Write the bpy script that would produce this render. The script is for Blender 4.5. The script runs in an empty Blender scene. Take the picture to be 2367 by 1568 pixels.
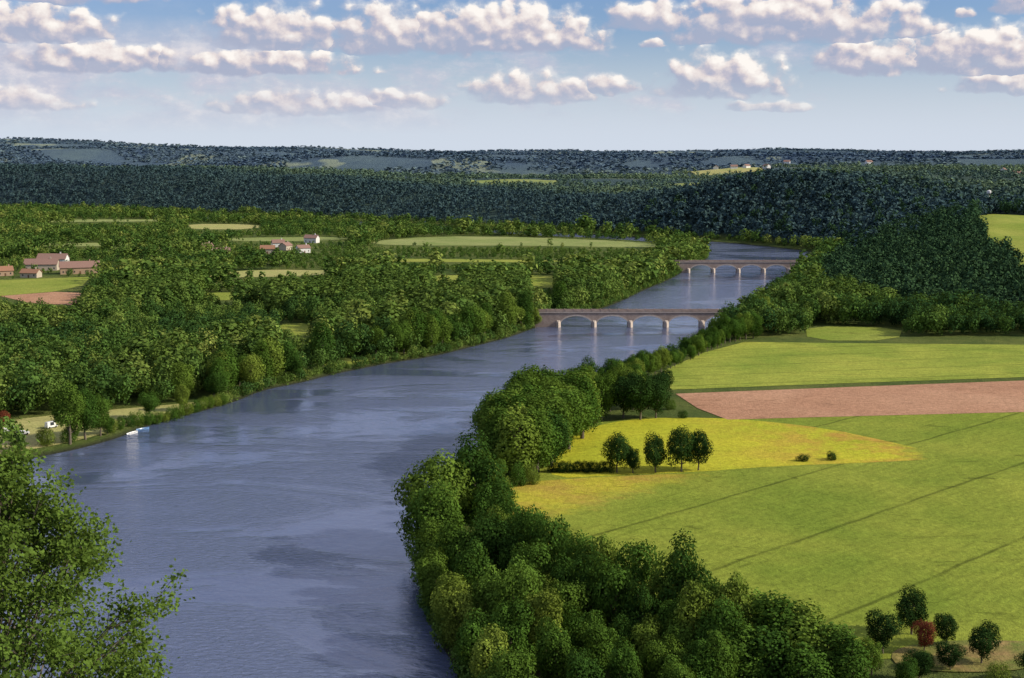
import bpy, math, random
import numpy as np
from mathutils import Vector
random.seed(7); rng=np.random.default_rng(7)
scene=bpy.context.scene
COL=scene.collection

# ------------------------------------------------------------------ helpers
def link(o): COL.objects.link(o); return o
def thing(o,label,category,group=None):
    o["label"]=label; o["category"]=category
    if group: o["group"]=group
    return o
def mesh_from(name,verts,faces,mats=(),smooth=False):
    me=bpy.data.meshes.new(name); me.from_pydata([tuple(map(float,v)) for v in verts],[],[tuple(map(int,f)) for f in faces]); me.update()
    for m in mats: me.materials.append(m)
    if smooth: me.polygons.foreach_set("use_smooth",[True]*len(me.polygons))
    return me
def quads_mesh(name,V,mat,attrs=None):
    """V: (n,4,3) quads"""
    n=V.shape[0]; me=bpy.data.meshes.new(name)
    me.vertices.add(n*4); me.vertices.foreach_set("co",V.reshape(-1).astype(np.float32))
    me.loops.add(n*4); me.loops.foreach_set("vertex_index",np.arange(n*4,dtype=np.int32))
    me.polygons.add(n); me.polygons.foreach_set("loop_start",np.arange(0,n*4,4,dtype=np.int32))
    try: me.polygons.foreach_set("loop_total",np.full(n,4,dtype=np.int32))
    except Exception: pass
    me.update(calc_edges=True)
    for k,a in (attrs or {}).items():
        at=me.attributes.new(k,'FLOAT','POINT'); at.data.foreach_set("value",np.repeat(a,4).astype(np.float32))
    me.materials.append(mat)
    return me
def inside(px,py,poly):
    poly=np.asarray(poly,float); res=np.zeros(px.shape,bool); n=len(poly); j=n-1
    for i in range(n):
        xi,yi=poly[i]; xj,yj=poly[j]
        c=((yi>py)!=(yj>py))&(px<(xj-xi)*(py-yi)/(yj-yi+1e-12)+xi)
        res^=c; j=i
    return res
def polydist(px,py,poly):
    poly=np.asarray(poly,float); d=np.full(px.shape,1e18)
    for i in range(len(poly)):
        a=poly[i]; b=poly[(i+1)%len(poly)]; ab=b-a
        t=np.clip(((px-a[0])*ab[0]+(py-a[1])*ab[1])/(ab@ab),0,1)
        d=np.minimum(d,(px-a[0]-t*ab[0])**2+(py-a[1]-t*ab[1])**2)
    return np.sqrt(d)
def smooth(poly,it=2):
    p=np.asarray(poly,float)
    for _ in range(it):
        q=np.roll(p,-1,0); p=np.stack([.75*p+.25*q,.25*p+.75*q],1).reshape(-1,2)
    return p
def sst(a,b,x):
    t=np.clip((x-a)/(b-a),0,1); return t*t*(3-2*t)
_ph=rng.uniform(0,6.28,(6,6)); _dr=rng.uniform(0,6.28,(6,6))
def wav(x,y,L,k=0):
    s=0
    for i in range(6):
        f=2*math.pi/(L*(0.6+0.25*i)); a=_dr[k,i]
        s=s+np.sin((x*math.cos(a)+y*math.sin(a))*f+_ph[k,i]+1.3*np.sin((x*math.sin(a)-y*math.cos(a))*f*.7+_ph[k,5-i]))
    return s/6

# ------------------------------------------------------------------ map of the valley (metres)
Lbank=[(-163.5,440),(-148.6,459),(-142.6,469),(-136,485),(-133,503),(-121,529),(-110,552),(-105,579),(-90.4,599),(-81.7,619),(-66.5,642),(-57.7,655),(-38.5,675),(-18.5,713),(-1,746),(14,790),(27,823),(50,864),(70,917),(95,1003),(124,1088),(150,1188),(178,1281),(190,1360),(188,1430),(160,1500),(110,1560),(20,1640),(-100,1740),(-300,1930),(-600,2150),(-900,2330),(-1500,2600)]
Rbank=[(0,180),(-1,200),(-5,230),(-10,257),(-14,273),(-20,300),(-22,333),(-15,383),(-11,425),(-8,456),(2.6,507),(15,552),(36.7,599),(61,642),(80,682),(106,746),(129,793),(150,863),(185,973),(217,1070),(245,1166),(272,1257),(307,1345)]
Obank=[(285,1400),(258,1460),(225,1520),(150,1600),(50,1700),(-60,1800),(-280,2020),(-580,2240),(-880,2420),(-1500,2700)]
river=smooth(Rbank+Obank+Lbank[::-1]+[(-215,405),(-300,360),(-450,300),(-700,240),(-700,165),(-300,165),(-100,167),(-20,170)],2)
valley=smooth([(-1500,2715),(-880,2437),(-580,2257),(-275,2040),(-50,1820),(60,1718),(165,1612),(240,1530),(272,1465),(300,1400),(322,1345),(287,1257),(262,1166),(236,1070),(215,990),(225,880),(262,790),(330,770),(450,770),(1200,780),(3000,800),(3000,-3000),(-3000,-3000),(-3000,2900)],1)
HC=np.array([(-964,2650,55),(-602,2500,54),(-335,2270,45),(-84,2070,32),(97,1920,24),(175,1830,26),(235,1770,42),(293,1690,66),(332,1620,62),(356,1500,40),(372,1300,43),(362,1180,34),(345,1010,21),(325,900,12),
 (450,1400,31),(430,1150,25),(540,1500,36),(410,1000,20),(600,1200,32),(500,900,18),(100,2600,40),(300,2400,42),(500,2200,48),(700,2500,56),(900,2000,56),(0,2300,32),(150,2150,28),
 (-2200,6000,128),(-1300,6200,98),(0,6500,74),(1000,6500,82),(2300,6500,74),(-1600,4300,84),(-1000,3500,50),(-400,3900,66),(300,3900,62),(900,4000,72),(1500,4200,76),(-2000,5000,112),(-1500,3000,48),(1500,3000,66),(1200,1500,42),(1000,1000,30),
 (-3000,4000,92),(3000,4000,85),(-5000,9000,110),(0,10000,55),(5000,9000,55)],float)
def hill_target(x,y):
    num=0;den=0
    for a,b,h in HC:
        s=25+0.035*b
        w=1/((x-a)**2+(y-b)**2+s*s)**1.9*(b/1500)**1.2
        num=num+w*h; den=den+w
    return num/den
def height(x,y):
    x=np.asarray(x,float); y=np.asarray(y,float)
    inr=inside(x,y,river); d=polydist(x,y,river); dr=np.where(inr,-d,d)
    inv=inside(x,y,valley); dv=polydist(x,y,valley); dv=np.where(inv,-dv,dv)
    z=np.where(inr,np.maximum(-3,-d*.5),np.minimum(1.5,-.1+d*.45))
    rel=np.clip((y-2300)/1200,0,1)*(1-.40*np.clip((y-4500)/1500,0,1))
    t=hill_target(x,y)+wav(x,y*1.5,460,1)*np.clip((y-1700)/1500,0,1)*7+np.where(rel>0,wav(x*.5,y*1.3,900,2)*rel*28,0)+wav(x,y,110,3)*np.clip((dv-40)/150,0,1)*2.5
    wdt=140.0
    z=z+np.where(dv>0,sst(-30,wdt,dv)*t-sst(-30,wdt,np.zeros_like(dv))*t*(1-sst(0,40,dv)),0)
    hill=98.3-.62*np.maximum(y-1,0)+wav(x,y,25,4)*1.0*sst(5,20,y)
    z=np.maximum(z,np.where(y<158,hill,-99))
    return z,dr,dv

# ------------------------------------------------------------------ node helpers
def new_mat(name):
    m=bpy.data.materials.new(name); m.use_nodes=True; nt=m.node_tree; nt.nodes.clear()
    out=nt.nodes.new("ShaderNodeOutputMaterial"); return m,nt,out
class N:
    def __init__(s,nt): s.nt=nt
    def put(s,i,v):
        if v is None: return
        if hasattr(v,"is_output"): s.nt.links.new(v,i)
        else:
            try: i.default_value=v
            except Exception: i.default_value=(*v,1.0) if len(v)==3 else v
    def m(s,op,a,b=None,c=None,clamp=False):
        n=s.nt.nodes.new("ShaderNodeMath"); n.operation=op; n.use_clamp=clamp
        for i,v in enumerate((a,b,c)): s.put(n.inputs[i],v)
        return n.outputs[0]
    def vm(s,op,a,b=None,c=None,out=0):
        n=s.nt.nodes.new("ShaderNodeVectorMath"); n.operation=op
        for i,v in enumerate((a,b,c)):
            if v is not None: s.put(n.inputs[i],v)
        return n.outputs[out]
    def noise(s,vec,scale,detail=4,rough=.5,dist=0,out=0):
        n=s.nt.nodes.new("ShaderNodeTexNoise"); s.put(n.inputs["Vector"],vec); n.inputs["Scale"].default_value=scale
        n.inputs["Detail"].default_value=detail; n.inputs["Roughness"].default_value=rough; n.inputs["Distortion"].default_value=dist
        return n.outputs[out]
    def mix(s,f,a,b,mode='MIX'):
        n=s.nt.nodes.new("ShaderNodeMix"); n.data_type='RGBA'; n.blend_type=mode
        s.put(n.inputs[0],f)
        for i,v in ((6,a),(7,b)):
            if isinstance(v,tuple) and len(v)==3: v=(*v,1)
            s.put(n.inputs[i],v)
        return n.outputs[2]
    def mr(s,v,a,b,c=0,d=1,smooth=False):
        n=s.nt.nodes.new("ShaderNodeMapRange"); 
        if smooth: n.interpolation_type='SMOOTHSTEP'
        s.put(n.inputs[0],v)
        for i,k in enumerate((a,b,c,d)): n.inputs[1+i].default_value=k
        return n.outputs[0]
    def sep(s,v):
        n=s.nt.nodes.new("ShaderNodeSeparateXYZ"); s.put(n.inputs[0],v); return n.outputs
    def comb(s,x,y,z=0.0):
        n=s.nt.nodes.new("ShaderNodeCombineXYZ"); s.put(n.inputs[0],x); s.put(n.inputs[1],y); s.put(n.inputs[2],z); return n.outputs[0]
    def pos(s): return s.nt.nodes.new("ShaderNodeNewGeometry").outputs["Position"]
    def ramp(s,f,stops):
        n=s.nt.nodes.new("ShaderNodeValToRGB"); s.put(n.inputs[0],f); e=n.color_ramp.elements
        while len(e)<len(stops): e.new(.5)
        for k,(p,c) in zip(e,stops): k.position=p; k.color=(*c,1)
        return n.outputs[0]
    def bump(s,h,st,dist):
        n=s.nt.nodes.new("ShaderNodeBump"); s.put(n.inputs["Height"],h); n.inputs["Strength"].default_value=st; n.inputs["Distance"].default_value=dist
        return n.outputs[0]
    def bsdf(s,col,rough=.9,normal=None,spec=.2,**kw):
        n=s.nt.nodes.new("ShaderNodeBsdfPrincipled"); s.put(n.inputs["Base Color"],(*col,1) if isinstance(col,tuple) and len(col)==3 else col)
        s.put(n.inputs["Roughness"],rough); n.inputs["Specular IOR Level"].default_value=spec
        if normal is not None: s.put(n.inputs["Normal"],normal)
        for k,v in kw.items(): s.put(n.inputs[k],v)
        return n.outputs[0]
def simple_mat(name,c1,c2,scale=1.0,rough=.8,spec=.2,bump=0):
    m,nt,out=new_mat(name); n=N(nt); tc=nt.nodes.new("ShaderNodeTexCoord").outputs["Object"]
    f=n.noise(tc,scale,5,.6); f=n.mr(f,.3,.7)
    nor=n.bump(f,.5,bump) if bump else None
    nt.links.new(n.bsdf(n.mix(f,c1,c2),rough,nor,spec),out.inputs[0]); return m

def foliage_mat(name,stops,use_attr,transl=.22,tcol=(.14,.20,.015),lo=.45):
    m,nt,out=new_mat(name); n=N(nt)
    a=nt.nodes.new("ShaderNodeAttribute"); a.attribute_name="tint"
    if use_attr:
        h=nt.nodes.new("ShaderNodeAttribute"); h.attribute_name="hue"; hue=h.outputs["Fac"]
    else:
        hue=nt.nodes.new("ShaderNodeObjectInfo").outputs["Random"]
    col=n.ramp(hue,stops)
    v=n.mr(a.outputs["Fac"],0,1,lo,2-lo)
    col=n.mix(1.0,col,n.comb(v,v,v),'MULTIPLY')
    d=nt.nodes.new("ShaderNodeBsdfDiffuse"); nt.links.new(col,d.inputs[0])
    if transl<=0:
        nt.links.new(d.outputs[0],out.inputs[0]); return m
    t=nt.nodes.new("ShaderNodeBsdfTranslucent"); nt.links.new(n.mix(.5,col,tcol),t.inputs[0])
    mx=nt.nodes.new("ShaderNodeMixShader"); mx.inputs[0].default_value=transl
    nt.links.new(d.outputs[0],mx.inputs[1]); nt.links.new(t.outputs[0],mx.inputs[2]); nt.links.new(mx.outputs[0],out.inputs[0])
    return m
GREEN=[(0,(.032,.074,.022)),(.3,(.066,.126,.026)),(.65,(.122,.185,.036)),(1,(.24,.275,.062))]
COOL_HAZE=[(0,(.042,.074,.088)),(.35,(.060,.102,.094)),(.7,(.104,.156,.098)),(1,(.155,.210,.105))]  # ridge foliage with aerial haze painted in as a blue shift
FAR_HAZE=[(0,(.062,.098,.155)),(.5,(.086,.132,.172)),(1,(.155,.205,.180))]  # paler and bluer still: haze of the far distance put into leaf colour
M_leaf=foliage_mat("foliage",[(0,(.038,.086,.016)),(.35,(.066,.134,.020)),(.7,(.110,.180,.026)),(1,(.18,.235,.036))],False,.24)
M_leafdark=foliage_mat("dark_foliage",[(0,(.016,.038,.010)),(1,(.030,.064,.014))],False,.06)
M_leafred=foliage_mat("red_foliage",[(0,(.16,.045,.025)),(1,(.20,.06,.03))],False,.15,(.2,.06,.03))
M_leafstuff=foliage_mat("woodland_foliage",GREEN,True,.16)
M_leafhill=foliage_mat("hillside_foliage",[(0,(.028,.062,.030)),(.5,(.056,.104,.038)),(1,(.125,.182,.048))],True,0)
M_leafhaze=foliage_mat("hazed_hill_foliage",COOL_HAZE,True,0,lo=.65)
M_leaffarhaze=foliage_mat("hazed_far_hill_foliage",FAR_HAZE,True,0,lo=.85)
M_bark=simple_mat("bark",(.10,.075,.05),(.2,.17,.13),3,.9,.1)

# ------------------------------------------------------------------ ground sheet
def axis(fine0,fine1,step,lo,hi,g=1.055):
    a=list(np.arange(fine0,fine1,step)); s=step; x=a[-1]
    while x<hi: s*=g; x+=s; a.append(x)
    s=step; x=a[0]
    while x>lo: s*=g; x-=s; a.insert(0,x)
    return np.array(a)
xs=axis(-220,360,3.6,-9000,9000,1.045); ys=axis(150,1480,3.6,-400,14000,1.022)
GX,GY=np.meshgrid(xs,ys); GZ,GDR,GDV=height(GX.ravel(),GY.ravel())
nx,ny=len(xs),len(ys)
def grid_mesh(name,z,mask,mat):
    idx=np.arange(nx*ny).reshape(ny,nx)
    q=np.stack([idx[:-1,:-1],idx[:-1,1:],idx[1:,1:],idx[1:,:-1]],-1).reshape(-1,4)
    if mask is not None: q=q[mask[q].any(1)]
    used,inv=np.unique(q,return_inverse=True); q=inv.reshape(-1,4)
    co=np.stack([GX.ravel()[used],GY.ravel()[used],z[used]],1)
    me=bpy.data.meshes.new(name); me.vertices.add(len(co)); me.vertices.foreach_set("co",co.reshape(-1).astype(np.float32))
    me.loops.add(len(q)*4); me.loops.foreach_set("vertex_index",q.reshape(-1).astype(np.int32))
    me.polygons.add(len(q)); me.polygons.foreach_set("loop_start",np.arange(0,len(q)*4,4,dtype=np.int32))
    me.update(calc_edges=True); me.polygons.foreach_set("use_smooth",np.ones(len(q),bool)); me.materials.append(mat)
    return me
m,nt,out=new_mat("grassland"); n=N(nt); P=n.pos(); sx=n.sep(P)
f=n.mr(n.noise(P,.03,5,.6),.35,.65); f2=n.mr(n.noise(P,.5,4,.7),.3,.7)
grass=n.mix(f,(.085,.13,.03),(.20,.22,.055)); grass=n.mix(f2,grass,n.mix(.5,grass,(.05,.09,.025)))
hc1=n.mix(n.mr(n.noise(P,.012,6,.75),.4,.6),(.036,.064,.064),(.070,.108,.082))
hc_haze=n.mix(n.mr(n.noise(n.vm('MULTIPLY',P,(1,.6,0)),.004,7,.7),.35,.65),(.060,.096,.145),(.108,.155,.170))
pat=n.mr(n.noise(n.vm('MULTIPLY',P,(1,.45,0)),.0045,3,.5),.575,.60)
hc_haze=n.mix(pat,hc_haze,(.23,.27,.20))
hillc=n.mix(n.mr(sx[1],2200,3400),hc1,hc_haze)  # ground goes bluer and lighter with distance, haze painted into its colour
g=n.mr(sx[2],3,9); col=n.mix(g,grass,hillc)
bank=n.mr(sx[2],.2,1.2); col=n.mix(bank,(.05,.055,.03),col)
nt.links.new(n.bsdf(col,.95,n.bump(n.noise(P,.05,8,.8),.9,8.0),.05),out.inputs[0]); M_ground=m
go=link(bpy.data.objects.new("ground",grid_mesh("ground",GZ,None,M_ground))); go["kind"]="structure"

# water
m,nt,out=new_mat("river_water"); n=N(nt); P=n.pos()
w1=n.noise(n.vm('MULTIPLY',P,(.50,1.0,1)),.9,4,.65,.5); w2=n.noise(P,.10,3,.5); w3=n.noise(n.vm('MULTIPLY',P,(.40,1.0,1)),.016,5,.62,1.4)
calm=n.mr(w3,.42,.58,.12,1.0,True)
hgt=n.m('ADD',n.m('MULTIPLY',w1,n.m('MULTIPLY',calm,.55)),n.m('MULTIPLY',w2,.30))
nor=n.bump(hgt,1.0,1.0)
body=n.mix(calm,(.066,.082,.145),(.094,.118,.205))  # lighter patches paint a silvery sheen into the water colour
nt.links.new(n.bsdf(body,.08,nor,.5,IOR=2.1),out.inputs[0]); M_water=m
wo=link(bpy.data.objects.new("river_water",grid_mesh("river_water",np.zeros(nx*ny),(GDR<1.0),M_water))); wo["kind"]="structure"

# ------------------------------------------------------------------ fields
def field_mat(name,c1,c2,ang=45,row=3.0,rowamt=.15,tram=0.0,patch=None,noise=.02,fade=None):
    m,nt,out=new_mat(name); n=N(nt); P=n.pos(); s=n.sep(P); a=math.radians(ang)
    u=n.m('ADD',n.m('MULTIPLY',s[0],-math.sin(a)),n.m('MULTIPLY',s[1],math.cos(a)))
    v=n.m('ADD',n.m('MULTIPLY',s[0],math.cos(a)),n.m('MULTIPLY',s[1],math.sin(a)))
    uv=n.comb(u,n.m('MULTIPLY',v,.15),0.0)
    big=n.mr(n.noise(P,noise,5,.6,.5),.32,.68)
    col=n.mix(big,c1,c2)
    if patch:
        pf=n.mr(n.noise(P,.05,5,.7),.42,.6); pf=n.m('MULTIPLY',pf,n.mr(s[0],patch[1],patch[2])); col=n.mix(pf,col,patch[0])
    if fade:
        d=n.m('ADD',n.m('ADD',n.m('MULTIPLY',s[0],fade[0]),n.m('MULTIPLY',s[1],fade[1])),fade[2])
        d=n.m('ADD',d,n.mr(n.noise(P,.15,5,.7),.25,.75,-6,6))
        col=n.mix(n.mr(d,fade[3],fade[4]),n.mix(big,(.165,.220,.026),(.265,.290,.040)),col)
    stre=n.mr(n.noise(uv,1/row*2,3,.6),.3,.7,1-rowamt,1+rowamt)
    fine=n.mr(n.noise(n.vm('MULTIPLY',P,(1,.6,1)),.9,4,.8),.25,.75,.62,1.38)
    spots=n.mr(n.noise(n.vm('MULTIPLY',P,(.4,1,1)),.14,3,.7,1.0),.60,.70,1,.66)
    k=n.m('MULTIPLY',n.m('MULTIPLY',stre,fine),spots)
    if tram:
        w=n.noise(P,.05,2); uu=n.m('ADD',u,n.m('MULTIPLY',w,2.2))
        t=n.m('ABSOLUTE',n.m('SUBTRACT',n.m('FRACT',n.m('DIVIDE',n.m('SUBTRACT',uu,tram[1]),tram[0])),.5))
        t=n.mr(t,.5-.9/tram[0],.5-.2/tram[0],0,.48)
        t=n.m('SUBTRACT',1.0,n.m('MULTIPLY',t,n.mr(n.noise(P,.09,3,.6),.3,.6,.5,1)))
        k=n.m('MULTIPLY',k,t)
    col=n.mix(1,col,n.comb(k,k,k),'MULTIPLY')
    bp=n.bump(n.noise(P,.8,4,.8),.8,.5)
    nt.links.new(n.bsdf(col,.95,bp,.05),out.inputs[0]); return m
zf=1.62
def field(name,poly,mat,dz=0,label=None,rounds=0):
    if rounds: poly=smooth(poly,rounds)
    me=mesh_from(name,[(p[0],p[1],zf+dz) for p in poly],[list(range(len(poly)))],[mat])
    if me.polygons[0].normal.z<0: me.flip_normals()
    o=link(bpy.data.objects.new(name,me)); o["kind"]="structure"; return o
MF_green=field_mat("barley_field",(.165,.220,.026),(.265,.290,.040),45,3,.14,(39.4,234.3))
MF_green2=field_mat("upper_field",(.195,.255,.035),(.33,.345,.055),12,4,.16,(24,3))
MF_soil=field_mat("ploughed_soil",(.38,.20,.115),(.47,.27,.16),8,2.5,.12)
MF_yel=field_mat("flowering_field",(.33,.36,.026),(.50,.45,.036),20,3,.08,0,((.44,.27,.05),60,115),fade=(-1,.15,68,0,10))
MF_yel2=field_mat("flowering_strip",(.29,.32,.028),(.44,.38,.040),30,3,.08,0,((.38,.27,.05),-100,20),fade=(-.738,.671,-236.3,0,12))
MF_straw=field_mat("stubble_field",(.40,.35,.14),(.34,.35,.11),5,6,.1)
MF_left=field_mat("meadow",(.19,.25,.035),(.30,.31,.06),20,5,.1)
MF_pale=field_mat("pale_meadow",(.20,.25,.07),(.29,.31,.11),3,6,.1)
FA=[(119.6,717),(160,713),(259,706),(345,712),(400,690),(400,632),(295,618),(222,604),(140,588),(66,572),(64,590),(68.2,623),(92,676)]
FB=[(66.3,562),(140,578),(220.5,595),(290,611),(400,630),(400,560),(250,530),(193,522),(130,514),(79,507),(71,530)]
FC=[(11.2,436),(15,460),(22,480),(34,501),(50.5,510),(72.8,511),(90.8,505),(112.4,490),(128,468),(142.7,443),(120,437),(83,431),(57.8,423),(30,418),(12.5,414)]
FC2=[(-2,405),(12,413),(57.8,422),(62,415),(52,400),(32,378),(18,360),(4,348),(-4,380)]
FD=[(76,508),(130,515),(193,523),(250,531),(400,562),(400,280),(200,265),(104,268),(66,262),(50,268),(38,277),(24,288),(8,304),(-2,322),(-6,345),(-8,380),(-4,404),(8,412),(9,436),(14,462),(20,482),(33,503),(50,511.5)]
field("crop_field",FA,MF_green2); field("ploughed_field",FB,MF_soil,.06)
field("crop_field",FD,MF_green,0); field("flower_field",FC,MF_yel,.04,rounds=1); field("flower_field",FC2,MF_yel2,.05,rounds=1)
C1=smooth([(-158,1500),(-90,1600),(20,1585),(100,1530),(150,1480),(150,1404),(29,1444),(-125,1444)],1)
C2=smooth([(-243,1115),(-207,1155),(-138,1145),(-137,1100),(-234,1078)],1)
C3=smooth([(-436,1861),(-333,1861),(-314,1740),(-400,1735)],1)
C4=[(12,1100),(34,1100),(31,1000),(14,1003)]
C5=smooth([(-134,792),(-114,795),(-106,742),(-120,738)],1)
C6=[(-480,1070),(-384,1062),(-327,1088),(-312,1019),(-319,973),(-345,945),(-460,940)]
C7=[(-345,944),(-317,972),(-296,965),(-277,888),(-310,900)]
C8=[(153,722),(200,722),(217,775),(165,785)]
C9=[(-200,470),(-186,505),(-163,522),(-135,536),(-118,548),(-116,540),(-126,526),(-137,503),(-141,485),(-148,470),(-155,460),(-170,445),(-215,415)]
C10=[(-88,640),(-70,655),(-62,664),(-66,650),(-80,628)]
C11=smooth([(-310,1575),(-190,1590),(-175,1550),(-230,1510),(-318,1520)],1)
C12=smooth([(-60,1105),(-38,1105),(-36,1050),(-64,1048)],1)
C13=smooth([(-640,1980),(-480,1990),(-470,1930),(-660,1900)],1)
C14=smooth([(-130,1275),(60,1250),(50,1225),(-140,1238)],1)
C17=smooth([(-220,965),(-165,970),(-155,922),(-215,915)],1)
C18=smooth([(-500,1480),(-400,1490),(-390,1440),(-500,1425)],1)
CL=[C1,C2,C3,C4,C5,C6,C7,C11,C12,C13,C14,C17,C18]
field("meadow",C1,MF_pale); field("stubble_field",C2,MF_straw); field("stubble_field",C3,MF_straw); field("meadow",C4,MF_left)
field("meadow",C5,MF_left); field("meadow",C6,MF_left); field("ploughed_field",C7,MF_soil,.03); field("meadow",C8,MF_left,rounds=1)
for c in (C11,C13,C18): field("meadow",c,MF_pale)
for c in (C12,C14,C17): field("meadow",c,MF_left)
field("river_meadow",C9,MF_straw,-.03,rounds=1); field("river_meadow",C10,MF_left,-.03)
field("garden_ground",[(74,256),(100,256),(112,272),(88,274),(74,268)],field_mat("garden",(.12,.17,.03),(.30,.20,.08),0,4,.1,noise=.12),.09,rounds=2)
def drape(name,poly,mat,off=.5,st=12):
    p=np.array(poly); x=np.arange(p[:,0].min(),p[:,0].max()+st,st); y=np.arange(p[:,1].min(),p[:,1].max()+st,st)
    X,Y=np.meshgrid(x,y); Z,_,_=height(X.ravel(),Y.ravel()); idx=np.arange(X.size).reshape(X.shape)
    q=np.stack([idx[:-1,:-1],idx[:-1,1:],idx[1:,1:],idx[1:,:-1]],-1).reshape(-1,4)
    c=np.stack([X.ravel(),Y.ravel()],1)[q].mean(1); q=q[inside(c[:,0],c[:,1],poly)]
    V=np.stack([X.ravel(),Y.ravel(),Z+off],1)[q]
    o=link(bpy.data.objects.new(name,quads_mesh(name,V,mat))); o["kind"]="structure"
H1=[(345,950),(480,950),(640,1300),(475,1400),(425,1290),(385,1150)]
H2=[(-80,2560),(90,2560),(60,2330),(-60,2330)]
H3=[(380,3150),(560,3150),(520,2900),(390,2900)]
H4=[(900,2500),(1060,2500),(960,2200),(840,2250)]
H5=[(250,2350),(420,2330),(430,2230),(270,2250)]
drape("hill_meadow",H1,MF_left,.4,8); drape("hill_meadow",H2,MF_pale,1,16); drape("hill_meadow",H3,MF_straw,1,20); drape("hill_meadow",H4,MF_pale,1,20); drape("hill_meadow",H5,MF_pale,1,16)

# ------------------------------------------------------------------ tree prototypes
def unit(v): return v/(np.linalg.norm(v,axis=-1,keepdims=True)+1e-9)
def make_quads(c,nrm,size,r):
    t=unit(np.cross(nrm,r.normal(size=nrm.shape))); b=np.cross(nrm,t); s=size[:,None]
    e=r.uniform(.6,1.0,(len(c),4,1))
    return np.stack([c+t*s*e[:,0],c+b*s*.75*e[:,1],c-t*s*e[:,2],c-b*s*.75*e[:,3]],1)
def crown(kind,nleaf,leaf,r,H=16.0):
    """leaf-clump crown for a tree of height H"""
    if kind=='broad': rx,rz,cz,nl,lr=.29*H*r.uniform(.85,1.15),.41*H,.57*H,24,.12*H
    elif kind=='poplar': rx,rz,cz,nl,lr=.155*H,.44*H,.54*H,18,.10*H
    elif kind=='bush': rx,rz,cz,nl,lr=.60*H,.40*H,.46*H,12,.26*H
    else: rx,rz,cz,nl,lr=.36*H,.38*H,.60*H,20,.14*H
    d=unit(r.normal(size=(nl,3))); rad=r.uniform(.40,.98,(nl,1)); 
    cen=d*rad*np.array([rx,rx,rz])*np.array([r.uniform(.85,1.15),r.uniform(.85,1.15),1]); cen[:,2]+=cz
    cen[0]=(0,0,cz); R=lr*r.uniform(.55,1.4,nl); R[0]=lr*1.7
    if kind=='poplar': R*=(1.15-.4*np.clip((cen[:,2]-cz)/rz,0,1))
    st=np.array([1,1,1.5 if kind=='poplar' else 1.15])
    n=nleaf*2; li=r.choice(nl,n,p=R**2/np.sum(R**2)); dd=unit(r.normal(size=(n,3)))
    rr=R[li]*r.choice([1,.7],n,p=[.8,.2])*r.uniform(.80,1.26,n)
    p=cen[li]+dd*rr[:,None]*st
    keep=np.ones(n,bool)
    for k in range(nl):
        q=(p-cen[k])/st; keep&=~((np.linalg.norm(q,axis=1)<R[k]*.62)&(li!=k))
    p=p[keep][:nleaf]; dd=dd[keep][:nleaf]; li=li[keep][:nleaf]
    glob=unit((p-np.array([0,0,cz]))/np.array([rx,rx,rz]))
    nr=unit(dd*.9+glob*.4+r.normal(size=p.shape)*.5+np.array([0,0,.15]))
    sz=leaf*r.uniform(.6,1.3,len(p))
    lobe=r.uniform(0,1,nl); tint=np.clip(.5*lobe[li]+.5*r.uniform(0,1,len(p)),0,1)
    return make_quads(p,nr,sz,r),tint,cen
def tube(p0,p1,r0,r1,n=7):
    p0=np.array(p0,float);p1=np.array(p1,float); d=unit(p1-p0); a=unit(np.cross(d,[.3,.9,.1])); b=np.cross(d,a)
    an=np.linspace(0,2*np.pi,n+1); ring=np.cos(an)[:,None]*a+np.sin(an)[:,None]*b
    A=p0+ring*r0; B=p1+ring*r1
    return np.stack([A[:-1],A[1:],B[1:],B[:-1]],1)
def trunk_mesh(name,cen,H,r,rad=.022):
    q=[]; k=[np.array([0,0,-.5])]; 
    for z in (.18,.36,.55,.72): k.append(np.array([r.normal()*.012*H,r.normal()*.012*H,z*H]))
    rr=np.array([1.35,1,.8,.55,.25])*rad*H
    for i in range(4): q.append(tube(k[i],k[i+1],rr[i],rr[i+1],9))
    for c in cen[1:]:
        j=1 if c[2]<.5*H else (2 if c[2]<.68*H else 3)
        mid=(k[j]*.5+c*.5)+np.array([0,0,-.03*H])
        q.append(tube(k[j],mid,rr[j]*.5,rr[j]*.3,6)); q.append(tube(mid,c,rr[j]*.3,rr[j]*.08,6))
    return quads_mesh(name,np.concatenate(q),M_bark)
protos={}
for kind,num,nl,lf in (('broad',7,7500,.33),('poplar',4,4600,.31),('round',3,6500,.36),('bush',3,3500,.62)):
    protos[kind]=[]
    for i in range(num):
        r=np.random.default_rng(100+i+len(kind)*17)
        Q,t,cen=crown(kind,nl,lf,r)
        protos[kind].append((Q,t,trunk_mesh(kind+"_trunk",cen,16,r,.02 if kind!='bush' else .012)))
def proto_mesh(kind,i,mat,cache={}):
    k=(kind,i,mat.name)
    if k not in cache: cache[k]=quads_mesh(kind+"_crown",protos[kind][i][0],mat,{"tint":protos[kind][i][1]})
    return cache[k]
LBL={'broad':("broadleaf_tree","leafy green broadleaf tree with a lumpy crown","tree","broadleaf trees along the river"),
     'poplar':("poplar_tree","tall narrow green poplar tree in a riverside plantation","tree","poplars beside the river"),
     'round':("round_tree","dark green round-crowned tree beside the crop field","tree","round trees by the fields"),
     'bush':("bush","low dense green bush at the field edge","bush","bushes by the fields and bank")}
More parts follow.
